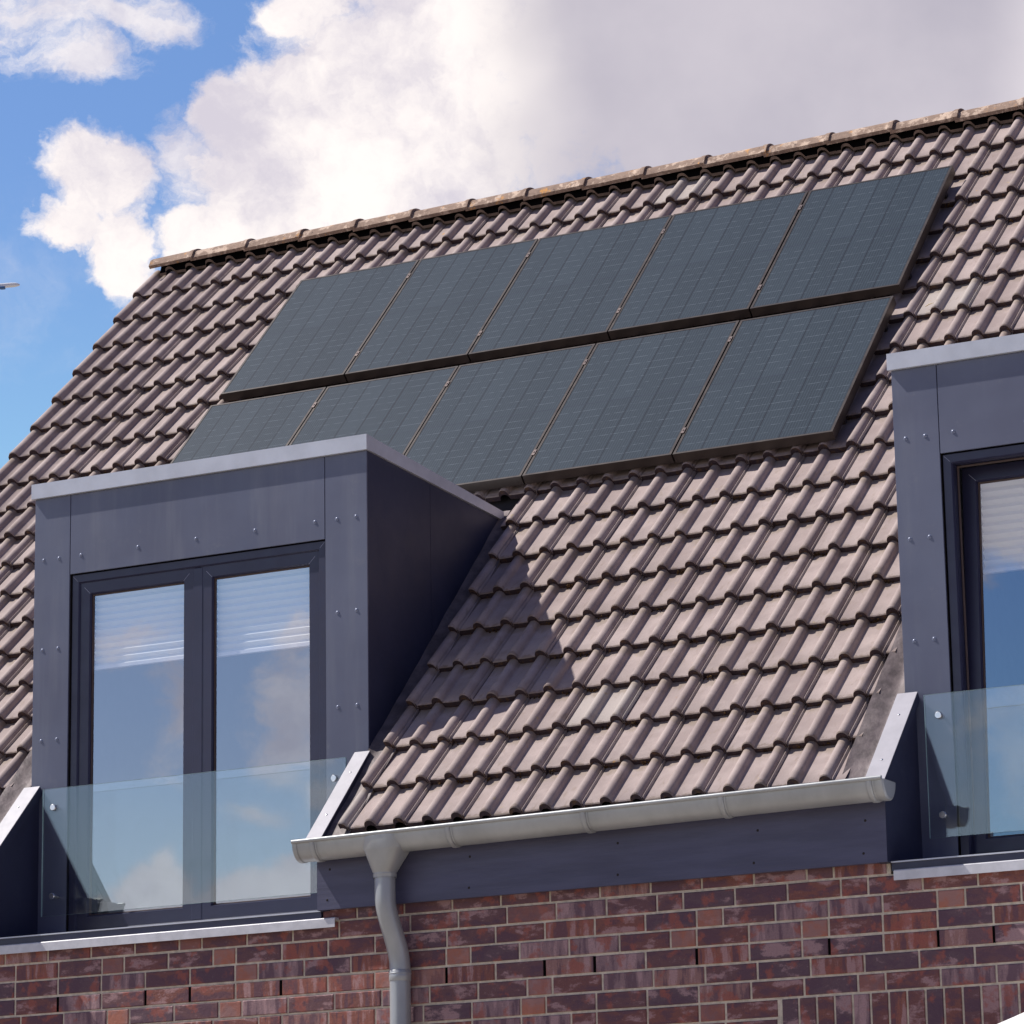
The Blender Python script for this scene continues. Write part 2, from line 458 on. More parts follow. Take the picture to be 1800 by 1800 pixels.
class MB:
    def __init__(s):
        s.v, s.f, s.m, s.sm = [], [], [], []
        s.uv = {}
        s.attr = {}

    def add(s, verts, faces, mi=0, smooth=False):
        o = len(s.v)
        s.v += [tuple(v) for v in verts]
        for f in faces:
            s.f.append(tuple(i + o for i in f))
            s.m.append(mi)
            s.sm.append(smooth)
        return o

    def hexa(s, c, mi=0):
        """8 corners: bottom 4 then top 4, counter-clockwise"""
        s.add(c, [(3, 2, 1, 0), (4, 5, 6, 7), (0, 1, 5, 4), (1, 2, 6, 5), (2, 3, 7, 6), (3, 0, 4, 7)], mi)

    def box(s, x0, x1, y0, y1, z0, z1, mi=0, ch=0.0):
        if ch <= 0:
            s.hexa([(x0, y0, z0), (x1, y0, z0), (x1, y1, z0), (x0, y1, z0), (x0, y0, z1), (x1, y0, z1), (x1, y1, z1), (x0, y1, z1)], mi)
        else:  # chamfered front (towards -y)
            a = [(x0, y0 + ch, z0), (x1, y0 + ch, z0), (x1, y0 + ch, z1), (x0, y0 + ch, z1)]
            b = [(x0 + ch, y0, z0 + ch), (x1 - ch, y0, z0 + ch), (x1 - ch, y0, z1 - ch), (x0 + ch, y0, z1 - ch)]
            c = [(x0, y1, z0), (x1, y1, z0), (x1, y1, z1), (x0, y1, z1)]
            fs = [(4, 5, 6, 7)]
            for i in range(4):
                j = (i + 1) % 4
                fs += [(i, j, 4 + j, 4 + i), (8 + i, 8 + j, j, i)]
            fs += [(11, 10, 9, 8)]
            s.add(a + b + c, fs, mi)

    def rbox(s, x0, x1, s0, s1, h0, h1, mi=0):
        """box in roof slope coordinates"""
        s.hexa([RP(x0, s0, h0), RP(x1, s0, h0), RP(x1, s1, h0), RP(x0, s1, h0),
                RP(x0, s0, h1), RP(x1, s0, h1), RP(x1, s1, h1), RP(x0, s1, h1)], mi)

    def prism_x(s, poly, x0, x1, mi=0):
        """polygon in (y, z), extruded along x"""
        n = len(poly)
        s.add([(x0, y, z) for y, z in poly] + [(x1, y, z) for y, z in poly],
              [tuple(range(n - 1, -1, -1)), tuple(range(n, 2 * n))] + [(i, (i + 1) % n, n + (i + 1) % n, n + i) for i in range(n)], mi)

    def grid(s, rows, mi=0, smooth=True):
        """rows: list of equal-length point lists"""
        o = len(s.v)
        n = len(rows[0])
        for r in rows:
            s.v += [tuple(p) for p in r]
        for i in range(len(rows) - 1):
            for j in range(n - 1):
                s.f.append((o + i * n + j, o + i * n + j + 1, o + (i + 1) * n + j + 1, o + (i + 1) * n + j))
                s.m.append(mi)
                s.sm.append(smooth)

    def tube(s, path, radii, n=24, mi=0, caps=True):
        rows = []
        P = [Vector(p) for p in path]
        prev = None
        for i, p in enumerate(P):
            t = (P[min(i + 1, len(P) - 1)] - P[max(i - 1, 0)]).normalized()
            a = Vector((1, 0, 0)) if abs(t.x) < 0.9 else Vector((0, 1, 0))
            if prev is not None:
                a = prev
            a = (a - t * a.dot(t)).normalized()
            prev = a
            b = t.cross(a)
            r = radii[i] if hasattr(radii, '__len__') else radii
            ra, rb = r if hasattr(r, '__len__') else (r, r)
            rows.append([p + a * (ra * cos(2 * pi * k / n)) + b * (rb * sin(2 * pi * k / n)) for k in range(n + 1)])
        s.grid(rows, mi, True)
        if caps:
            for r, rev in ((rows[0], True), (rows[-1], False)):
                pts = r[:-1]
                if rev:
                    pts = pts[::-1]
                s.add(pts, [tuple(range(n))], mi)

    def dome(s, c, r, axis, flat=0.55, n=12, mi=0):
        ax = Vector(axis).normalized()
        a = ax.orthogonal().normalized()
        b = ax.cross(a)
        c = Vector(c)
        rows = []
        for i in range(5):
            t = i / 4 * pi / 2
            rr, hh = r * cos(t), r * flat * sin(t)
            rows.append([c + ax * hh + (a * cos(2 * pi * k / n) + b * sin(2 * pi * k / n)) * rr for k in range(n + 1)])
        s.grid(rows, mi, True)

    def build(s, name, mats, parent=None):
        me = bpy.data.meshes.new(name)
        me.from_pydata(s.v, [], s.f)
        for mm in (mats if isinstance(mats, (list, tuple)) else [mats]):
            me.materials.append(M[mm])
        me.polygons.foreach_set('material_index', s.m)
        me.polygons.foreach_set('use_smooth', s.sm)
        if s.uv:
            uvl = me.uv_layers.new(name='UVMap')
            for li, lp in enumerate(me.loops):
                uvl.data[li].uv = s.uv.get(lp.vertex_index, (0, 0))
        if s.attr:
            at = me.attributes.new('pale', 'FLOAT', 'POINT')
            for i, val in s.attr.items():
                at.data[i].value = val
        me.update()
        o = bpy.data.objects.new(name, me)
        SC.collection.objects.link(o)
        if parent:
            o.parent = parent
        return o


def tag(o, label=None, cat=None, group=None, kind=None):
    if label: o['label'] = label
    if cat: o['category'] = cat
    if group: o['group'] = group
    if kind: o['kind'] = kind
    return o


def empty(name, loc=(0, 0, 0)):
    o = bpy.data.objects.new(name, None)
    o.location = loc
    SC.collection.objects.link(o)
    return o


def child_fix(root):
    """children were built in world coordinates"""
    off = root.location
    bpy.context.view_layer.update()
    inv = Matrix.Translation(off).inverted()
    for ch in root.children:
        ch.matrix_parent_inverse = inv


# ------------------------------------------------------------------ ground
GZ = -5.6
g = MB()
N = 24
pts = [[(-6000 + 12000 * i / N, -6000 + 12000 * j / N, GZ) for i in range(N + 1)] for j in range(N + 1)]
g.grid(pts, 0, False)
tag(g.build('ground', 'ground'), kind='structure')

# ------------------------------------------------------------------ the house
XL, XR = -3.93, 7.6
house = empty('brick_house', (1.8, 0.1, GZ))
tag(house, 'red-brown clinker brick house with a steep brown tiled roof and anthracite roof dormers', 'house')
S_TOP = 6.27
D1 = (-2.191, -0.257)          # left dormer body
D2 = (2.461, 4.395)            # right dormer body
YF = 0.466                     # face of the cladding
YB, YW = 0.05, 0.10            # eaves board, brick face

# ---- brick wall
wb = MB()
ybk = YW + 0.0065
wb.box(XL + 0.005, XR - 0.005, ybk, 0.36, GZ, -0.4305, 1)
TOPR = ((XL, D1[0] + 0.049), (D1[1] - 0.0395, D2[0] + 0.048), (D2[1] - 0.0395, XR))
for a, b in ((XL + 0.005, D1[0] + 0.04), (D1[1] - 0.03, D2[0] + 0.04), (D2[1] - 0.03, XR - 0.005)):
    wb.box(a, b, ybk, 0.34, -0.4300, -0.10, 1)
JZ, CH = -0.4305, 0.08222
weeps = [-1.852, -1.355, -0.98, -0.485, -0.119, 0.36, 0.83, 1.21, 1.66, 2.094, 2.582, 2.948]
rb = random.Random(11)
SOLD = (1.975, 4.47)
srow = 6
for k in range(-1, 62):
    zt = JZ - CH * (k - 1) - 0.0055
    if k == -1:
        zt += 0
    zb = zt - CH + 0.011
    # row k spans zb..zt
    x = XL + (0.0 if k % 2 else 0.125) - rb.choice([0, 0.0625, 0.03])
    last = 0
    while x < XR:
        ln = 0.2375
        pale = 0.0
        if rb.random() < 0.21 and last > 1:
            ln = 0.1150
            last = 0
            pale = rb.choice([0, 0.9, 1.0, 0.5, 0.75])
        else:
            last += 1
            if rb.random() < 0.03:
                pale = 0.35
        x1 = x + ln
        a, b = max(x, XL), min(x1, XR)
        okk = b - a > 0.03
        if zt > -0.428:
            okk = False
            for d in TOPR:
                lo_, hi_ = max(a, d[0]), min(b, d[1])
                if hi_ - lo_ > 0.02:
                    a, b, okk = lo_, hi_, True
                    break
        if srow <= k - 1 < srow + 3 and a < SOLD[1] and b > SOLD[0]:
            # soldier course zone
            if a < SOLD[0] - 0.04:
                b = SOLD[0] - 0.004
            elif b > SOLD[1] + 0.04:
                a = SOLD[1] + 0.004
            else:
                okk = False
            if b - a < 0.03:
                okk = False
        if okk:
            y = YW + rb.uniform(-0.0012, 0.0018)
            j = rb.uniform(-0.0012, 0.0012)
            n0 = len(wb.v)
            wb.box(a, b, y, 0.118, zb + j, zt + j, 0, 0.0036)
            if pale:
                for q in range(n0, len(wb.v)):
                    wb.attr[q] = pale
            if k == 4:
                for wx in weeps:
                    if a - 0.13 < wx < a + 0.115 and ln > 0.2:
                        wb.box(a - 0.0135, a + 0.0005, YW + 0.0030, YW + 0.0055, zb, zt, 2)
        x = x1 + 0.0105
# soldier course above the storey below
z1 = JZ - CH * 6 + CH - CH - 0.0055
z1 = JZ - CH * 6 - 0.0055
xx = SOLD[0] + 0.006
while xx < SOLD[1] - 0.05:
    y = YW + rb.uniform(-0.0012, 0.0018)
    n0 = len(wb.v)
    wb.box(xx, xx + 0.072, y, 0.118, z1 - CH * 3 + 0.011, z1, 0, 0.0028)
    xx += 0.0825
if wb.attr:
    for i in range(len(wb.v)):
        wb.attr.setdefault(i, 0.0)
wall = wb.build('wall', ['brick', 'mortar', 'void'], house)
# gable end walls and rear wall
gb = MB()
YR = 2 * S_TOP * PC + 0.12
top = S_TOP * PS - 0.10
for xa, xb in ((XL, XL + 0.30), (XR - 0.30, XR)):
    gb.prism_x([(0.37, GZ), (YR - 0.1, GZ), (YR - 0.1, -0.1), (YR - 0.1 - 0.30, 0.06), (S_TOP * PC + 0.06, top - 0.02), (0.37, 0.22)], xa, xb)
gb.box(XL + 0.301, XR - 0.301, YR - 0.35, YR - 0.1, GZ, -0.12)
gb.build('gable_wall', 'brick', house)

# ---- roof tiles
DCUT = []
for d in (D1, D2):
    pass
cut_lo = (-2.310, -0.165)
cut_lo2 = (2.343, 4.515)
S_DT = 2.60                     # where the dormer roofs meet the slope


def roll(dx, r=0.0285):
    if abs(dx) >= r:
        return 0.0
    return sqrt(max(0.0, 1 - (dx / r) ** 2)) ** 0.9


def tile_profile():
    """(x, h) across one 0.30 tile; x measured from a grooved lap; roll tops at .105 and .255"""
    p = [(0.0, -0.0310), (0.02, -0.0312), (0.045, -0.0320), (0.066, -0.0305)]
    for c in (0.105, 0.255):
        for a in (-0.033, -0.0287, -0.0275, -0.024, -0.018, -0.009, 0.0, 0.009, 0.018, 0.024, 0.0275):
            p.append((c + a, -0.0305 + 0.0335 * roll(a)))
        if c == 0.105:
            p += [(c + 0.030, -0.0302), (c + 0.036, -0.0308), (c + 0.06, -0.0320), (c + 0.09, -0.0316), (c + 0.108, -0.0306)]
        else:   # interlocking side lap: a slit, a thin lip, a slit
            p += [(c + 0.0290, -0.024), (c + 0.0293, -0.044), (c + 0.0330, -0.044), (c + 0.0335, -0.020), (c + 0.0365, -0.020),
                  (c + 0.0370, -0.044), (c + 0.0410, -0.044), (c + 0.0416, -0.0312), (c + 0.045, -0.0310)]
    return p


PROF = tile_profile()
tb = MB()
rt = random.Random(3)


def put_tile(x0, s0, lo, hi, prof, length=0.335):
    pr = [(x0 + a, h) for a, h in prof if lo - 1e-6 <= x0 + a <= hi + 1e-6]
    if len(pr) < 2:
        return
    jh, js, sk = rt.uniform(-0.0025, 0.0025), rt.uniform(-0.006, 0.006), rt.uniform(-0.006, 0.006)
    rows = []
    xm = sum(a for a, h in pr) / len(pr)

    def P(a, h, s, dh):
        return RP(a, s0 + s + js + sk * (a - xm) / 0.15, h + dh + jh)
    dr = 0.032 / G
    seq = [(0.004, -0.0055), (0.0005, -0.0025), (0.006, 0.0), (0.10, -dr * 0.10), (0.20, -dr * 0.20), (length, -dr * length)]
    rows.append([P(a, h, 0.002, -0.0325) for a, h in pr])
    rows.append([P(a, h, 0.0, -0.0045) for a, h in pr])
    rows.append([P(a, h, 0.0, -0.0045) for a, h in pr])
    rows.append([P(a, h, 0.005, -0.0004) for a, h in pr])
    rows.append([P(a, h, 0.15, -dr * 0.15) for a, h in pr])
    rows.append([P(a, h, length, -dr * length) for a, h in pr])
    n = len(pr)
    o = len(tb.v)
    for r in rows:
        tb.v += [tuple(q) for q in r]
    for i in (0, 2, 3, 4):
        for j in range(n - 1):
            tb.f.append((o + i * n + j, o + i * n + j + 1, o + (i + 1) * n + j + 1, o + (i + 1) * n + j))
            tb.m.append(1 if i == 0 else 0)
            tb.sm.append(i > 2)
    # bridge between lip and top (rows 1 and 2 share positions)
    # closing sides
    for e in (0, n - 1):
        a = [rows[i][e] for i in (0, 1, 3, 5)]
        b = rows[5][e] - Vector((0, 0, 0.02))
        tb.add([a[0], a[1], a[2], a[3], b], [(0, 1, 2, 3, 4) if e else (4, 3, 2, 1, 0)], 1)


VERGE = [(-4.03, -4.07, -3.915), (-3.885, -3.915, -3.765), (-3.735, -3.765, -3.62), (-3.59, -3.62, -3.4815)]
for j in range(20):
    s0 = j * G
    ln = 0.335 if j < 19 else 0.33
    for i in range(-24, 52):
        # odd i are grooved; the tile ends .045 right of an odd roll
        if i % 2:
            continue
        x0 = i * 0.15 - 0.105
        if x0 + 0.30 < -3.48 or x0 > XR + 0.1:
            continue
        lo = max(x0, -3.48)
        hi = x0 + 0.30
        segs = [(lo, hi)]
        if s0 < S_DT - 0.05:
            cc = (cut_lo, cut_lo2) if j < 8 else ((D1[0] - 0.01, D1[1] + 0.03), (D2[0] - 0.01, D2[1] + 0.03))
            for c in cc:
                ns = []
                for a, b in segs:
                    if b <= c[0] or a >= c[1]:
                        ns.append((a, b))
                    else:
                        if a < c[0]: ns.append((a, c[0]))
                        if b > c[1]: ns.append((c[1], b))
                segs = ns
        for a, b in segs:
            if b - a > 0.02:
                put_tile(x0, s0, a, b, PROF, ln)
    # the verge: narrow tiles with a rounded outer roll
    for q, (c, a, b) in enumerate(VERGE):
        pr = []
        if q == 0:
            pr = [(-0.040, -0.105), (-0.039, -0.045), (-0.034, -0.020)]
        else:
            pr = [(a - c, -0.0310), (-0.034, -0.0308)]
        for dx in (-0.031, -0.029, -0.025, -0.018, -0.009, 0.0, 0.009, 0.018, 0.025, 0.029, 0.031):
            if q == 0 and dx < -0.03:
                continue
            pr.append((dx, -0.0305 + 0.0335 * roll(dx, 0.0315)))
        pr += [(0.036, -0.0308), (b - c, -0.0310)]
        put_tile(c, s0, -99, 99, pr, ln)
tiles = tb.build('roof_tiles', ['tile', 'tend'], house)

# tufts of moss and dirt lodged under the laps
mo = MB()
rmo = random.Random(21)
for _ in range(520):
    j = rmo.choice([19, 18, 17, 16, 15, 14, 19, 18, 17, 12, 10, 8, 6, 5, 4, 3, 2, 1])
    cx_ = rmo.uniform(-4.0, 3.6) if j > 8 else rmo.uniform(0.0, 2.2)
    ph = (cx_ / 0.15) % 1.0
    if ph < 0.24 or ph > 0.76:
        continue
    for _k in range(rmo.randint(2, 6)):
        x_ = cx_ + rmo.gauss(0, 0.014)
        r_ = rmo.uniform(0.0035, 0.0085)
        c_ = RP(x_, j * G - rmo.uniform(0.0, 0.006), -0.066 + rmo.uniform(0.0, 0.022))
        vs = []
        for d_ in ((1, 0, 0), (-1, 0, 0), (0, 1, 0), (0, -1, 0), (0, 0, 1), (0, 0, -1)):
            vs.append(c_ + Vector(d_) * r_ * rmo.uniform(0.6, 1.3))
        mo.add(vs, [(0, 2, 4), (2, 1, 4), (1, 3, 4), (3, 0, 4), (2, 0, 5), (1, 2, 5), (3, 1, 5), (0, 3, 5)], 0, True)
tag(mo.build('moss', 'moss', tiles), kind='stuff')

# under-roof, rear slope
ub = MB()


def under(x0, x1, s0, s1):
    ub.rbox(x0, x1, s0, s1, -0.13, -0.085)


under(XL - 0.05, cut_lo[0] + 0.05, 0.05, S_TOP)
under(cut_lo[0] + 0.05, cut_lo[1] - 0.05, 2.62, S_TOP)
under(cut_lo[1] - 0.05, cut_lo2[0] + 0.05, 0.05, S_TOP)
under(cut_lo2[0] + 0.05, cut_lo2[1] - 0.05, 2.62, S_TOP)
under(cut_lo2[1] - 0.05, XR + 0.05, 0.05, S_TOP)
ub.build('roof_underlay', 'dark', house)
rs = MB()
yr = 2 * (S_TOP * PC) + 0.10
rows = []
nx = 77
for s in (0.0, S_TOP - 0.02):
    rows.append([Vector((XL - 0.12 + (XR - XL + 0.24) * i / nx, yr - s * PC, s * PS - 0.02 - 0.03 * (i % 2))) for i in range(nx + 1)])
rs.grid([rows[1], rows[0]], 0, False)
rs.build('rear_slope', 'tile', house)

# ---- ridge caps
ya = S_TOP * PC + 0.045
za = S_TOP * PS - 0.012
JX = -0.138
edges = [-4.020]
xj = JX - 0.397 * 9
while xj < XR:
    if xj > -3.8:
        edges.append(xj)
    xj += 0.397
for i in range(len(edges) - 1):
    rm = MB()
    x0, x1 = edges[i] - 0.02, edges[i + 1]
    tilt = 0.010
    # cap section: wide low angle ridge with a collar at the right end
    rows = []
    stations = [(x0, 1.0, 0.0), (x1 - 0.035, 1.0, tilt), (x1 - 0.030, 1.07, tilt), (x1, 1.09, tilt)]
    sec = []
    for k in range(13):
        t = -1.18 + 2.36 * k / 12
        sec.append((sin(t) * 0.118, cos(t) * 0.074 - 0.017))
    sec[0] = (sec[0][0] - 0.012, sec[0][1] - 0.028)
    sec[-1] = (sec[-1][0] + 0.012, sec[-1][1] - 0.028)
    jz = rt.uniform(-0.003, 0.003)
    for (x, sc, up) in stations:
        rows.append([(x, ya + a * sc, za + b * sc + up + jz) for a, b in sec])
    rm.grid(rows, 0, True)
    inner = [[(x, ya + a * sc * 0.88, za + b * sc + up + jz - 0.016) for a, b in sec] for (x, sc, up) in stations]
    rm.grid([r[::-1] for r in inner], 1, True)
    for a, b in ((0, 0), (3, 3)):
        r1, r2 = rows[a], inner[a]
        rm.grid([r1, r2] if a else [r2, r1], 0, False)
    # lower rims
    rm.grid([[r[0] for r in inner], [r[0] for r in rows]], 0, False)
    rm.grid([[r[-1] for r in rows], [r[-1] for r in inner]], 0, False)
    rm.build('ridge_cap', ['ridge', 'dark'], tiles)
# wavy ridge roll pressed on the top course
rr_ = MB()
rows = [[], [], []]
x = -3.98
while x < XR:
    ph = abs(((x / 0.15) + 0.5) % 1.0 - 0.5) * 0.15
    hh = -0.038 + 0.038 * roll(ph, 0.034)
    w = 0.004 * noise.noise(Vector((x * 6, 0, 0)))
    rows[0].append(RP(x, S_TOP - 0.085 + w * 2, hh - 0.006))
    rows[1].append(RP(x, S_TOP - 0.080 + w, hh + 0.010))
    rows[2].append(RP(x, S_TOP - 0.005, 0.012 + w))
    x += 0.0075
rr_.grid(rows[:2], 0, True)
rr_.grid(rows[1:], 1, True)
rr_.build('ridge_roll', ['rroll', 'void'], tiles)
# timber and infill under the caps, gable end board
rf = MB()
rf.box(-4.03, XR, ya - 0.03, ya + 0.03, za - 0.18, za - 0.03)
rf.build('ridge_beam', 'dark', house)
vb = MB()
vb.rbox(-4.055, -4.035, -0.02, S_TOP, -0.20, -0.107)
vb.rbox(-4.034, XL - 0.06, -0.02, S_TOP, -0.135, -0.11)
vb.build('verge_board', 'fascia', house)

# ---- eaves boards
CO = dict(dl=(-0.318, -0.238), dr=(2.437, 2.528))
boards = [(-4.05, -2.139), (-0.297, 2.510), (4.346, XR + 0.1)]
for n, (a, b) in enumerate(boards):
    fb = MB()
    fb.box(a, b, YB, YB + 0.022, -0.384, -0.062)
    if n == 1:
        for px in ():
            fb.box(px, px + 0.0025, YB - 0.0012, YB, -0.384, -0.062, 1)
        for px in (-0.23, 0.5, 1.25, 1.9, 2.42):
            for pz in (-0.34, -0.20):
                fb.dome((px + rt.uniform(-.02, .02), YB, pz), 0.006, (0, -1, 0), 0.3, 10, 1)
    fb.box(a, b, YB + 0.0225, YW + 0.004, -0.380, -0.368)
    fb.build('eaves_board', ['fascia', 'dark'], house)

# ---- gutter
GS = (0.048 - 0.084) / 1.0


def gz(x):
    return -0.084 + (x + 0.333) / 2.908 * 0.036 - 0.0


def make_gutter(x0, x1, joints, outlet=None):
    gm = MB()
    R_, yc = 0.075, YB - 0.0775
    nseg = 20
    xs = [x0 + (x1 - x0) * i / 24 for i in range(25)]
    def sec(x, r):
        # from rear rim round below to front rim
        return [(x, yc + r * cos(pi * k / nseg), gz(x) - 0.004 - (r + 0.007) * sin(pi * k / nseg)) for k in range(nseg + 1)]
    outer = [sec(x, R_) for x in xs]
    inner = [sec(x, R_ - 0.0016) for x in xs]
    gm.grid([r for r in outer][::-1], 0, True)
    gm.grid([r for r in inner], 0, True)
    gm.grid([[r[0] for r in outer], [r[0] for r in inner]], 0, False)
    for q in (0, -1):
        gm.grid([outer[q], inner[q]], 0, False)
    # rolled front bead
    gm.tube([(x, yc - R_ - 0.004, gz(x) + 0.0005) for x in xs], 0.0095, 16)
    gu = gm.build('gutter', 'zinc', house)
    for k in joints:
        jm = MB()
        jx = [k - 0.013, k - 0.011, k - 0.004, k + 0.004, k + 0.011, k + 0.013]
        jr = [0.001, 0.0055, 0.0060, 0.0060, 0.0055, 0.001]
        jm.grid([sec(x, R_ + d) for x, d in zip(jx, jr)][::-1], 0, True)
        jm.grid([sec(k + 0.016, R_ + 0.002), sec(k + 0.020, R_ + 0.0032), sec(k + 0.024, R_ + 0.002)][::-1], 0, True)
        jm.build('gutter_joint', 'zinc', gu)
    for xe, sg in ((x0, -1), (x1, 1)):
        em = MB()
        s0_ = sec(xe, R_ + 0.0025)
        rim = sec(xe - sg * 0.022, R_ + 0.0025)
        em.grid([rim, s0_] if sg < 0 else [s0_, rim], 0, True)
        c = len(s0_)
        bul = [(p[0] + sg * 0.006, yc + (p[1] - yc) * 0.86, (p[2] - gz(xe)) * 0.9 + gz(xe)) for p in s0_]
        em.grid([s0_, bul] if sg < 0 else [bul, s0_], 0, True)
        em.add(bul, [tuple(range(c)) if sg > 0 else tuple(range(c - 1, -1, -1))], 0)
        em.build('end_cap', 'zinc', gu)
    return gu, yc, R_


gut, yc, R_ = make_gutter(-0.338, 2.560, [-0.235, 0.470, 1.148, 1.812, 2.500])
make_gutter(-4.02, -2.082, [-3.55, -2.9, -2.2])
make_gutter(4.292, XR + 0.1, [4.42, 5.1, 5.8, 6.5, 7.2])
# outlet funnel under the gutter
om = MB()
xo = 0.105
zt = gz(xo) - 0.02
rows = []
def sq(t, e):
    c_, s_ = cos(t), sin(t)
    return (abs(c_) ** e) * (1 if c_ > 0 else -1), (abs(s_) ** e) * (1 if s_ > 0 else -1)


for (z, rx, ry, cx, e_) in ((zt + 0.014, 0.103, 0.0840, 0.016, 0.55), (zt - 0.048, 0.100, 0.0820, 0.014, 0.55), (zt - 0.052, 0.098, 0.0805, 0.014, 0.58), (zt - 0.148, 0.0545, 0.0560, 0, 0.9), (zt - 0.151, 0.0535, 0.0535, 0, 1.0), (zt - 0.176, 0.0525, 0.0525, 0, 1.0)):
    rows.append([(xo + cx + rx * sq(2 * pi * k / 48, e_)[0], yc + ry * sq(2 * pi * k / 48, e_)[1], z) for k in range(49)])
om.grid(rows[::-1], 0, True)
om.build('gutter_outlet', 'zinc', gut)
# downpipe
dm = MB()
zp = zt - 0.160
path = [(xo, yc, zp)]
x2, y2 = 0.139, YW - 0.056
for k in range(1, 4):
    path.append((xo, yc, zp - 0.03 * k))
B0 = Vector((xo, yc, zp - 0.10)); B3 = Vector((x2, y2, zp - 0.42))
B1 = B0 + Vector((0, 0, -0.10)); B2 = B3 + Vector((0, 0, 0.11))
for k in range(1, 19):
    t = k / 18
    path.append(tuple(B0 * (1 - t) ** 3 + B1 * 3 * t * (1 - t) ** 2 + B2 * 3 * t * t * (1 - t) + B3 * t ** 3))
path += [(x2, y2, zp - 0.5), (x2, y2, GZ + 0.02)]
dm.tube(path, 0.0475, 32)
pipe = dm.build('downpipe', 'zinc', house)
for (z, hh) in ((B3.z - 0.01, 0.045), (-2.4, 0.05), (-4.3, 0.05)):
    sm_ = MB()
    sm_.tube([(x2, y2, z + 0.002), (x2, y2, z), (x2, y2, z - hh), (x2, y2, z - hh - 0.004)], [0.0478, 0.0505, 0.0505, 0.0478], 32, caps=False)
    sm_.tube([(x2, y2, z - 0.012), (x2, y2, z - 0.015), (x2, y2, z - 0.018)], [0.0507, 0.0525, 0.0507], 32, caps=False)
    sm_.build('pipe_socket', 'zinc', pipe)
sb_ = MB()
sb_.tube([(xo, yc, zp + 0.004), (xo, yc, zp - 0.004), (xo, yc, zp - 0.012)], [0.0535, 0.0540, 0.0485], 32, caps=False)
sb_.build('pipe_socket', 'zinc', pipe)


# ---- dormers
def strip_board(m_, x0, x1, z0, z1, y=YF):
    m_.box(x0, x1, y, y + 0.008, z0, z1, 0, 0.0012)


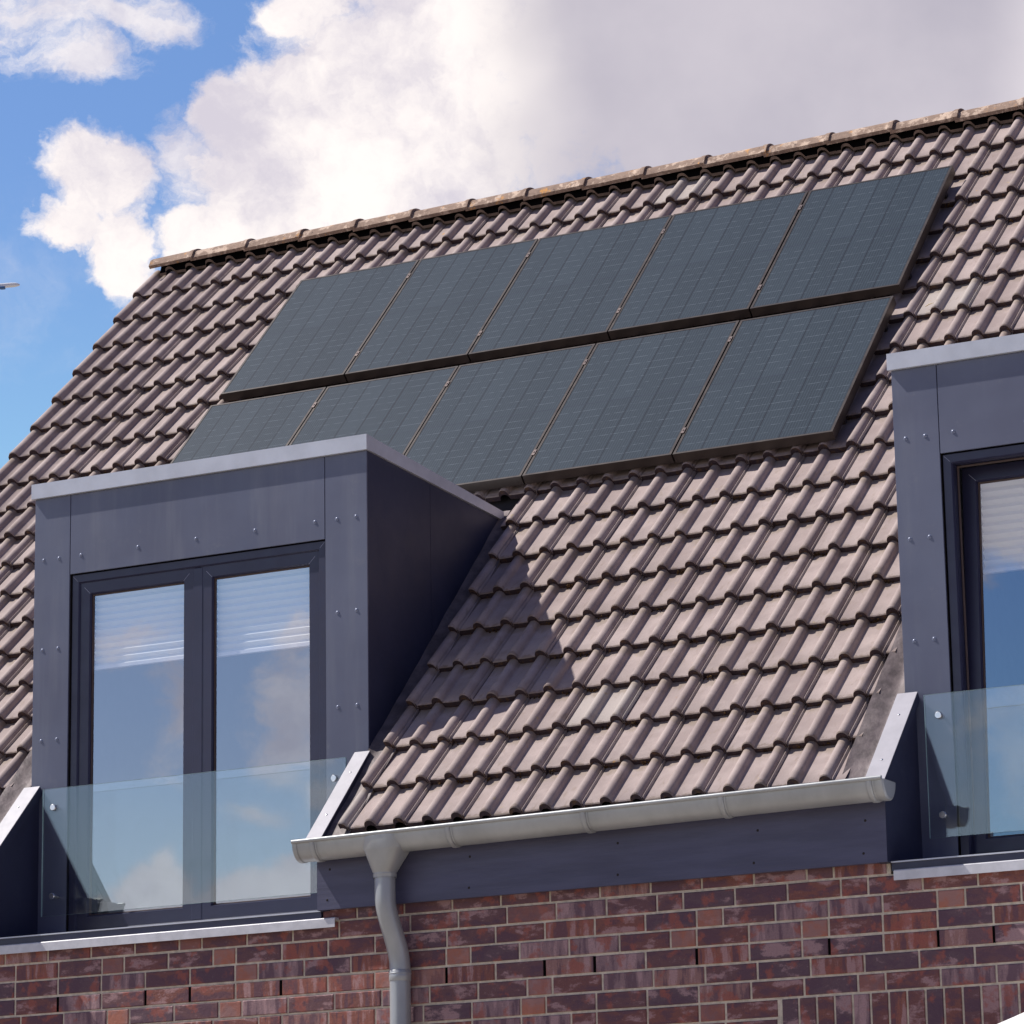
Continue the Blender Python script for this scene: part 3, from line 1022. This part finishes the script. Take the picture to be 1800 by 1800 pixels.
def build_dormer(D, tilt, visible_right):
    xl, xr = D
    rc_ = MB()
    ov = 0.012
    rc_.prism_x([(YF - 0.020, 1.8865), (YF - 0.020, 1.963), (1.87, 1.868), (1.87, 1.822), (YF + 0.02, 1.8865)], xl - ov, xr + ov)
    dorm = rc_.build('dormer', 'cap', house)
    # cheeks (two sheets each with an upright seam) and the box behind the cladding
    for side in (0, 1):
        xa, xb = (xl, xl + 0.03) if side == 0 else (xr - 0.03, xr)
        dr = MB()
        ysm = 1.10
        sl = lambda y: 1.885 - (y - YF) * 0.0465
        roofz = lambda y: y * PS / PC - 0.16
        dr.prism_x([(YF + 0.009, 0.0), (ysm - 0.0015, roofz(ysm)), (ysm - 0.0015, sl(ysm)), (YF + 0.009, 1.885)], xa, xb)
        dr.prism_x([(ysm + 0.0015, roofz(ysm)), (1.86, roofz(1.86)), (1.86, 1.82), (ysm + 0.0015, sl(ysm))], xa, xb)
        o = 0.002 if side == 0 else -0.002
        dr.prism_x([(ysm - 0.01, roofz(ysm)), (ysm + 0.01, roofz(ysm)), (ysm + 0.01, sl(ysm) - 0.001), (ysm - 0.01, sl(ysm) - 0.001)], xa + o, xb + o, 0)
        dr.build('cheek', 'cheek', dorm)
    # front boards
    wx0, wx1, wz1 = xl + 0.216, xr - 0.236, 1.474
    for (a, b, c, d_) in ((xl, wx0 - 0.0025, -0.385, 1.885), (wx1 + 0.0035, xr, -0.385, 1.885), (wx0 + 0.001, wx1, wz1 + 0.001, 1.885)):
        fm = MB()
        strip_board(fm, a, b, c, d_)
        fm.build('cladding_board', 'clad', dorm)
    bk = MB()
    bk.box(xl + 0.031, wx0 - 0.006, YF + 0.009, YF + 0.07, -0.385, 1.87)
    bk.box(wx1 + 0.006, xr - 0.031, YF + 0.009, YF + 0.07, -0.385, 1.87)
    bk.box(wx0 - 0.0055, wx1 + 0.0055, YF + 0.009, YF + 0.07, wz1 + 0.006, 1.87)
    bk.build('board_backing', 'dark', dorm)
    # rivets
    rv = []
    for z in (1.566, 1.104, 0.643, 0.18):
        for x in (xl + 0.055, xl + 0.148, xr - 0.167, xr - 0.061):
            if z < 0.3:
                continue
            rv.append((x, z))
    nx_ = 5
    for k in range(nx_):
        rv.append((xl + 0.281 + 0.3405 * k, 1.567))
    rmain = None
    for (x, z) in rv:
        if rmain is None:
            r_ = MB()
            r_.dome((0, 0, 0), 0.0085, (0, -1, 0), 0.55, 12)
            r_.tube([(0, 0.0005, 0), (0, -0.0008, 0)], 0.0105, 12)
            rmain = r_.build('rivet', 'rivet', dorm)
            rmain.location = (x, YF - 0.0002, z)
        else:
            c = rmain.copy()
            SC.collection.objects.link(c)
            c.parent = dorm
            c.location = (x, YF - 0.0002, z)
    # window: outer frame, two sashes, panes
    fy = YF + 0.016

    def ring(mb, x0, x1, z0, z1, w, y0, y1, mi=0, bev=0.006):
        """mitred rectangular frame with a rounded front edge"""
        o = [(x0, z0), (x1, z0), (x1, z1), (x0, z1)]
        i_ = [(x0 + w, z0 + w), (x1 - w, z0 + w), (x1 - w, z1 - w), (x0 + w, z1 - w)]
        def ins(poly, d):
            sx = [1, -1, -1, 1]; sz = [1, 1, -1, -1]
            return [(p[0] + d * sx[k], p[1] + d * sz[k]) for k, p in enumerate(poly)]
        loops = [[(p[0], y1, p[1]) for p in o], [(p[0], y0 + bev, p[1]) for p in o], [(p[0], y0, p[1]) for p in ins(o, bev * 0.7)],
                 [(p[0], y0, p[1]) for p in ins(i_, -bev)], [(p[0], y0 + bev * 1.6, p[1]) for p in i_], [(p[0], y1, p[1]) for p in i_]]
        for a, b in zip(loops[:-1], loops[1:]):
            for k in range(4):
                j = (k + 1) % 4
                mb.add([a[k], a[j], b[j], b[k]], [(0, 1, 2, 3)], mi)

    win = MB()
    wz0 = -0.36
    ring(win, wx0 + 0.002, wx1 - 0.002, wz0, wz1 - 0.001, 0.046, fy, fy + 0.07)
    xc = (wx0 + wx1) / 2
    win.box(xc - 0.030, xc + 0.030, fy + 0.010, fy + 0.07, wz0 + 0.045, wz1 - 0.047, 0, 0.004)
    for (cx_, cz_, sg) in ((wx0 + 0.024, wz1 - 0.024, 1), (wx1 - 0.024, wz1 - 0.024, -1)):
        q = 0.013
        win.add([(cx_ - sg * q, fy - 0.0006, cz_ + q + .0012), (cx_ - sg * q, fy - 0.0006, cz_ + q - .0012), (cx_ + sg * q, fy - 0.0006, cz_ - q - .0012), (cx_ + sg * q, fy - 0.0006, cz_ - q + .0012)],
                [(0, 1, 2, 3)], 1)
    wobj = win.build('window', ['frame', 'weld'], house)
    sashes = ((wx0 + 0.036, xc - 0.014), (xc + 0.014, wx1 - 0.036))
    for n, (a, b) in enumerate(sashes):
        z0s, z1s = -0.318, wz1 - 0.036
        ms = MB()
        sy = fy + 0.012
        ring(ms, a, b, z0s, z1s, 0.072, sy, sy + 0.05)
        # glazing bead
        ring(ms, a + 0.0715, b - 0.0715, z0s + 0.0715, z1s - 0.0715, 0.007, sy + 0.014, sy + 0.03, 2, 0.003)
        for (cx_, cz_, sg) in ((a + 0.052, z1s - 0.052, 1), (b - 0.052, z1s - 0.052, -1)):
            q = 0.017
            ms.add([(cx_ - sg * q, sy - 0.0006, cz_ + q + .0014), (cx_ - sg * q, sy - 0.0006, cz_ + q - .0014), (cx_ + sg * q, sy - 0.0006, cz_ - q - .0014), (cx_ + sg * q, sy - 0.0006, cz_ - q + .0014)],
                   [(0, 1, 2, 3)], 1)
        sash = ms.build('sash', ['frame', 'weld', 'seal'], wobj)
        pm = MB()
        pm.add([(a + 0.074, sy + 0.0235, z0s + 0.074), (b - 0.074, sy + 0.0235, z0s + 0.074), (b - 0.074, sy + 0.0235, z1s - 0.074), (a + 0.074, sy + 0.0235, z1s - 0.074)], [(0, 1, 2, 3)])
        pane = pm.build('pane', 'win', wobj)
        if tilt and n == 0:
            piv = Vector((0, sy + 0.045, z0s))
            Rt = Matrix.Translation(piv) @ Matrix.Rotation(radians(-3.2), 4, 'X') @ Matrix.Translation(-piv)
            for o_ in (sash, pane):
                o_.data.transform(Matrix.Translation((0, 0.034, 0)) @ Rt)
    # rubber seal seen round the tilted sash
    if tilt:
        se = MB()
        ring(se, wx0 + 0.0485, xc - 0.031, wz0 + 0.05, wz1 - 0.0485, 0.008, fy + 0.050, fy + 0.062)
        se.build('seal', 'seal', wobj)
    # apron and sill below the window, floor of the recess
    ap = MB()
    ap.box(xl + 0.053, xr - 0.042, YW - 0.012, YW + 0.02, -0.4195, -0.386)
    ap.box(xl + 0.0525, xr - 0.0415, YW - 0.020, YF + 0.10, -0.3855, -0.3795, 1)
    ap.build('window_ledge', ['frame', 'cap'], house)
    sl_ = MB()
    s0x, s1x = xl + 0.070, xr + 0.045
    sl_.prism_x([(0.062, -0.4635), (0.062, -0.4235), (0.0665, -0.4190), (YF, -0.4185), (YF, -0.4300), (0.066, -0.4300), (0.066, -0.4635)], s0x, s1x)
    sl_.build('window_sill', 'sill', house)
    # side walls of the recess with their copings
    for side in (0, 1):
        pw = MB()
        if side == 0:
            xa, xb = xl + 0.001, xl + 0.050
            ca, cb = xl - 0.026, xl + 0.068
        else:
            xa, xb = xr - 0.041, xr - 0.001
            ca, cb = xr - 0.062, xr + 0.020
        def cz(y, h=-0.045):
            # height of the slope plane offset h at depth y
            return y * PS / PC + h / PC
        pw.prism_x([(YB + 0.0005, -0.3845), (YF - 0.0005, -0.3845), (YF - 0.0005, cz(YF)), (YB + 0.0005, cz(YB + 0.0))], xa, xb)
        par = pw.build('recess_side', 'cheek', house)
        cp = MB()
        cp.rbox(ca, cb, -0.10, 0.602, -0.034, -0.030)
        cp.rbox(ca, ca + 0.003, -0.10, 0.602, -0.075, -0.0345, 2)
        cp.rbox(cb - 0.003, cb, -0.10, 0.602, -0.075, -0.0345, 2)
        for ss in (0.12, 0.44):
            cp.dome(RP((ca + cb) / 2, ss, -0.030), 0.0065, (0, -PS, PC), 0.5, 10, 1)
        cp.build('coping', ['coping', 'steel', 'cheek'], par)
    # lead flashing
    for side in (0, 1):
        lf = MB()
        if side == 0:
            a, b = xl - 0.145, xl - 0.001
        else:
            a, b = xr + 0.001, xr + 0.150
        rows = []
        for i in range(60):
            s_ = -0.02 + (2.60 + 0.02) * i / 59
            row = []
            for k in range(9):
                t = k / 8
                x = a + (b - a) * t
                edge = t if side == 0 else 1 - t
                hh = -0.058 + 0.028 * max(0, 1 - edge * 1.6) * (1 if side == 0 else .35)
                hh += 0.010 * noise.noise(Vector((x * 14, s_ * 5, 1.3))) + 0.022 * max(0, edge - 0.75) * 3
                row.append(RP(x, s_, hh))
            rows.append(row)
        lf.grid(rows, 0, True)
        lf.build('lead_flashing', 'lead', tiles)
    # rear upstand where the flat roof meets the tiles
    uf = MB()
    uf.rbox(xl - 0.02, xr + 0.03, 2.55, 2.68, -0.075, -0.055)
    uf.build('lead_flashing', 'lead', tiles)
    # room behind
    rm_ = MB()
    x0, x1, y0, y1, z0, z1 = xl + 0.035, xr - 0.035, YF + 0.075, 3.2, -0.37, 1.80
    c = [(x0, y0, z0), (x1, y0, z0), (x1, y1, z0), (x0, y1, z0), (x0, y0, z1), (x1, y0, z1), (x1, y1, z1), (x0, y1, z1)]
    rm_.add(c, [(0, 1, 2, 3), (7, 6, 5, 4), (5, 6, 2, 1), (6, 7, 3, 2), (7, 4, 0, 3)])
    rm_.build('room', 'room', house)
    return wx0, wx1, xc, fy, sashes, wz1


W1 = build_dormer(D1, False, True)
W2 = build_dormer(D2, True, False)


# ---- glass balustrades
def balustrade(D):
    xl, xr = D
    a, b = xl + 0.108, xr - 0.094
    z0, z1 = -0.245, 0.386
    bm = MB()
    bm.box(a, b, YF - 0.056, YF - 0.046, z0, z1)
    # only the faces carry the clear glass, the cut edges are green
    for i in range(len(bm.f)):
        bm.m[i] = 0 if i in (2, 4) else 1
    bo = bm.build('glass_balustrade', ['bal', 'edge'], house)
    for x in (a + 0.066, b - 0.062):
        for z in (0.290, -0.148):
            k = MB()
            k.tube([(x, YF - 0.0005, z), (x, YF - 0.0455, z)], 0.0085, 16)
            k.tube([(x, YF - 0.0565, z), (x, YF - 0.0640, z), (x, YF - 0.0660, z)], [0.0165, 0.0165, 0.0140], 20)
            k.build('glass_fixing', 'steel', bo)


balustrade(D1)
balustrade(D2)
child_fix(house)


# ------------------------------------------------------------------ blinds
def blind(wx, n, zb, label):
    wx0, wx1, xc, fy, sashes, wz1 = wx
    a, b = sashes[n]
    a += 0.066; b -= 0.066
    ztop = wz1 - 0.05
    root = empty('pleated_blind', ((a + b) / 2, YF + 0.10, ztop))
    tag(root, label, 'blind', 'pleated blinds drawn half down behind the dormer panes')
    m_ = MB()
    y0 = YF + 0.066
    if wx is W2:
        y0 += 0.145
    npl = 11
    rows = []
    z = ztop - 0.02
    rows.append([(a, y0, z), (b, y0, z)])
    body = (ztop - 0.02) - (zb + 0.018)
    for k in range(npl * 2):
        z -= body / (npl * 2)
        yy = y0 + (0.020 if k % 2 == 0 else 0.0)
        rows.append([(a, yy, z), (b, yy, z)])
    m_.grid(rows, 0, False)
    m_.build('blind_fabric', 'blind', root)
    r1 = MB()
    r1.box(a - 0.002, b + 0.002, y0 - 0.004, y0 + 0.02, ztop - 0.019, ztop)
    r1.build('head_rail', 'white', root)
    r2 = MB()
    r2.box(a - 0.002, b + 0.002, y0 - 0.004, y0 + 0.02, zb, zb + 0.0175)
    r2.build('bottom_rail', 'white', root)
    child_fix(root)


blind(W1, 0, 0.985, 'white pleated blind behind the left pane of the left dormer')
blind(W1, 1, 0.975, 'white pleated blind behind the right pane of the left dormer')
blind(W2, 0, 0.955, 'white pleated blind behind the tilted-open pane of the dormer at the right edge')

# ------------------------------------------------------------------ solar panels
UX = [-2.668, -1.838, -1.040, -0.170, 0.680, 1.548]
LX = [-2.685, -1.905, -1.052, -0.200, 0.660, 1.545]
desc_u = ['far left solar panel of the upper row, nearest the gable edge', 'second solar panel from the left in the upper row under the ridge',
          'middle solar panel of the upper row under the ridge', 'second solar panel from the right in the upper row under the ridge',
          'far right solar panel of the upper row, top corner nearest the ridge']
desc_l = ['far left solar panel of the lower row, half hidden behind the dormer roof', 'second solar panel from the left in the lower row, cut by the dormer roof edge',
          'middle solar panel of the lower row, its bottom corner behind the dormer roof', 'second solar panel from the right in the lower row, fully in view',
          'far right solar panel of the lower row, above the tiles between the dormers']
HT = 0.060
UX = [x + 0.034 for x in UX]
LX = [x + 0.034 for x in LX]
for (xs, s0, s1, dd) in ((UX, 4.250, 5.552, desc_u), (LX, 2.815, 4.135, desc_l)):
    for n in range(5):
        x0, x1 = xs[n] + 0.0045, xs[n + 1] - 0.0045
        root = empty('solar_panel', RP((x0 + x1) / 2, s0, -0.035))
        tag(root, dd[n], 'solar panel', 'solar panels in two rows on the tiled roof')
        fm = MB()
        fw, t0 = 0.0135, HT - 0.052
        dh = rt.uniform(-0.001, 0.001)
        for (a, b, c, d_) in ((x0, x1, s0, s0 + fw), (x0, x1, s1 - fw, s1), (x0, x0 + fw, s0 + fw, s1 - fw), (x1 - fw, x1, s0 + fw, s1 - fw)):
            fm.rbox(a, b, c, d_, t0 + dh, HT + dh)
        fm.build('panel_frame', 'pframe', root)
        cm = MB()
        a, b, c, d_ = x0 + fw, x1 - fw, s0 + fw, s1 - fw
        hh = HT - 0.0015 + dh
        cm.add([RP(a, c, hh), RP(b, c, hh), RP(b, d_, hh), RP(a, d_, hh), RP(a, c, hh - .02), RP(b, c, hh - .02), RP(b, d_, hh - .02), RP(a, d_, hh - .02)], [(0, 1, 2, 3), (7, 6, 5, 4)])
        ww, ll = 0.8208, 1.25
        cm.uv = {0: (0, 0), 1: (ww, 0), 2: (ww, ll), 3: (0, ll)}
        cm.build('cell_glass', 'cells', root)
        if n < 4:
            for sc_ in (s0 + 0.22, s1 - 0.20):
                k = MB()
                k.rbox(x1 - 0.004, x1 + 0.013, sc_ - 0.026, sc_ + 0.026, HT + 0.0012, HT + 0.0045)
                k.rbox(x1 + 0.0006, x1 + 0.0084, sc_ - 0.02, sc_ + 0.02, HT - 0.05, HT + 0.0010)
                k.dome(RP(x1 + 0.0045, sc_, HT + 0.0045), 0.0055, (0, -PS, PC), 0.8, 8)
                k.build('mounting_clamp', 'clamp', root)
        # roof hooks the panel stands on
        for sc_ in (s0 + 0.22, s1 - 0.20):
            hk = MB()
            hk.rbox(x0 + 0.01, x1 - 0.01, sc_ - 0.015, sc_ + 0.015, HT - 0.090, HT - 0.0525)
            hk.build('mounting_rail', 'pframe', root)
        child_fix(root)

# ------------------------------------------------------------------ awning over the storey below, lower right corner
aw = empty('awning', (4.6, 0.1, -1.0))
tag(aw, 'bright white awning, only its corner showing at the bottom right of the brick wall', 'awning')
am = MB()
ax0, ax1 = 3.192, 6.2
sd = 0.21
rows = []
for i in range(9):
    t = i / 8
    y = 0.06 - 1.75 * t
    rows.append([(ax0 + (ax1 - ax0) * k / 12, y, -1.0055 - sd * (0.10 - y) - 0.012 * sin(pi * t)) for k in range(13)])
am.grid(rows, 0, True)
am.grid([[(p[0], p[1], p[2] - 0.004) for p in r] for r in rows][::-1], 0, True)
am.build('awning_cloth', 'awning', aw)
ab = MB()
ab.box(ax0 - 0.03, ax1 + 0.03, -1.73, -1.69, -1.46, -1.385)
ab.build('front_bar', 'white', aw)
ac = MB()
ac.box(ax0 + 0.01, ax1 - 0.01, -0.02, 0.099, -1.10, -1.035)
ac.build('cassette', 'white', aw)
child_fix(aw)

# ------------------------------------------------------------------ airliner far off over the left edge
def at(x, y, dist):
    d = (CW * FPX + CR * (x - 900) + CU * (900 - y)).normalized()
    return CP + d * dist


DIST = 3100.0
c0 = at(-6, 503, DIST)
pl = empty('airliner', c0)
tag(pl, 'white airliner with blue engines flying in the blue sky at the left edge', 'airplane')
ax = (CR * 0.985 + CU * 0.085 + CW * 0.12).normalized()       # nose direction
upv = (CU - ax * CU.dot(ax)).normalized()
sid = ax.cross(upv)                                            # away from the viewer is -sid or +sid
if sid.dot(CW) > 0:
    sid = -sid                                                 # towards the viewer


def L(a, b, c):
    return c0 + ax * a + sid * b + upv * c


fu = MB()
prof = [(-20, .3), (-17, 1.2), (-12, 1.9), (0, 2.05), (12, 2.05), (15.5, 1.9), (18, 1.35), (19.3, .7), (19.8, .1)]
rows = []
for (a, r) in prof:
    up_ = (2.05 - r) * 0.45 if a < 0 else -(2.05 - r) * 0.25
    rows.append([L(a, r * cos(2 * pi * k / 20), up_ + r * sin(2 * pi * k / 20)) for k in range(21)])
fu.grid(rows, 0, True)
fu.build('fuselage', 'white', pl)
for sg in (1, -1):
    wg = MB()
    t = [L(5, sg * 1.6, -1.1), L(-2.5, sg * 1.6, -1.1), L(-9.5, sg * 17, 1.4), L(-7.5, sg * 17, 1.4)]
    b = [p - upv * 0.55 for p in t[:2]] + [p - upv * 0.15 for p in t[2:]]
    wg.hexa(b + t)
    wg.build('wing', 'wing', pl)
    en = MB()
    en.tube([L(7.2, sg * 5.8, -1.9), L(6.8, sg * 5.8, -1.9), L(4, sg * 5.8, -1.9), L(1.8, sg * 5.8, -1.8)], [0.85, 1.1, 1.1, .65], 16)
    en.build('engine', 'blue', pl)
    ts = MB()
    t = [L(-16, sg * .6, .8), L(-19, sg * .6, .8), L(-20.5, sg * 6.5, 1.4), L(-19, sg * 6.5, 1.4)]
    ts.hexa([p - upv * 0.25 for p in t] + t)
    ts.build('tailplane', 'white', pl)
fn = MB()
t = [L(-14.5, .2, 1.6), L(-19.5, .2, 1.2), L(-21, .2, 7.4), L(-19, .2, 7.4)]
fn.hexa([p - sid * 0.4 for p in t] + t)
fn.build('tail_fin', 'blue', pl)
child_fix(pl)

# ------------------------------------------------------------------ two dry stalks caught in the tiles
for (pa, pb, lab) in (((1.735, 4.11, -0.02), (1.800, 4.075, 0.012), 'pale dry stalk caught on a tile, the higher of two above the right dormer'),
                      ((1.865, 4.02, -0.01), (1.860, 3.965, 0.005), 'pale dry stalk caught on a tile lap, the lower of two above the right dormer')):
    st = MB()
    st.tube([RP(*pa), (RP(*pa) + RP(*pb)) / 2 + Vector((0, 0, 0.004)), RP(*pb)], [0.0022, 0.003, 0.001], 6)
    tag(st.build('dry_stalk', 'stalk'), lab, 'stalk', 'dry stalks on the tiles')
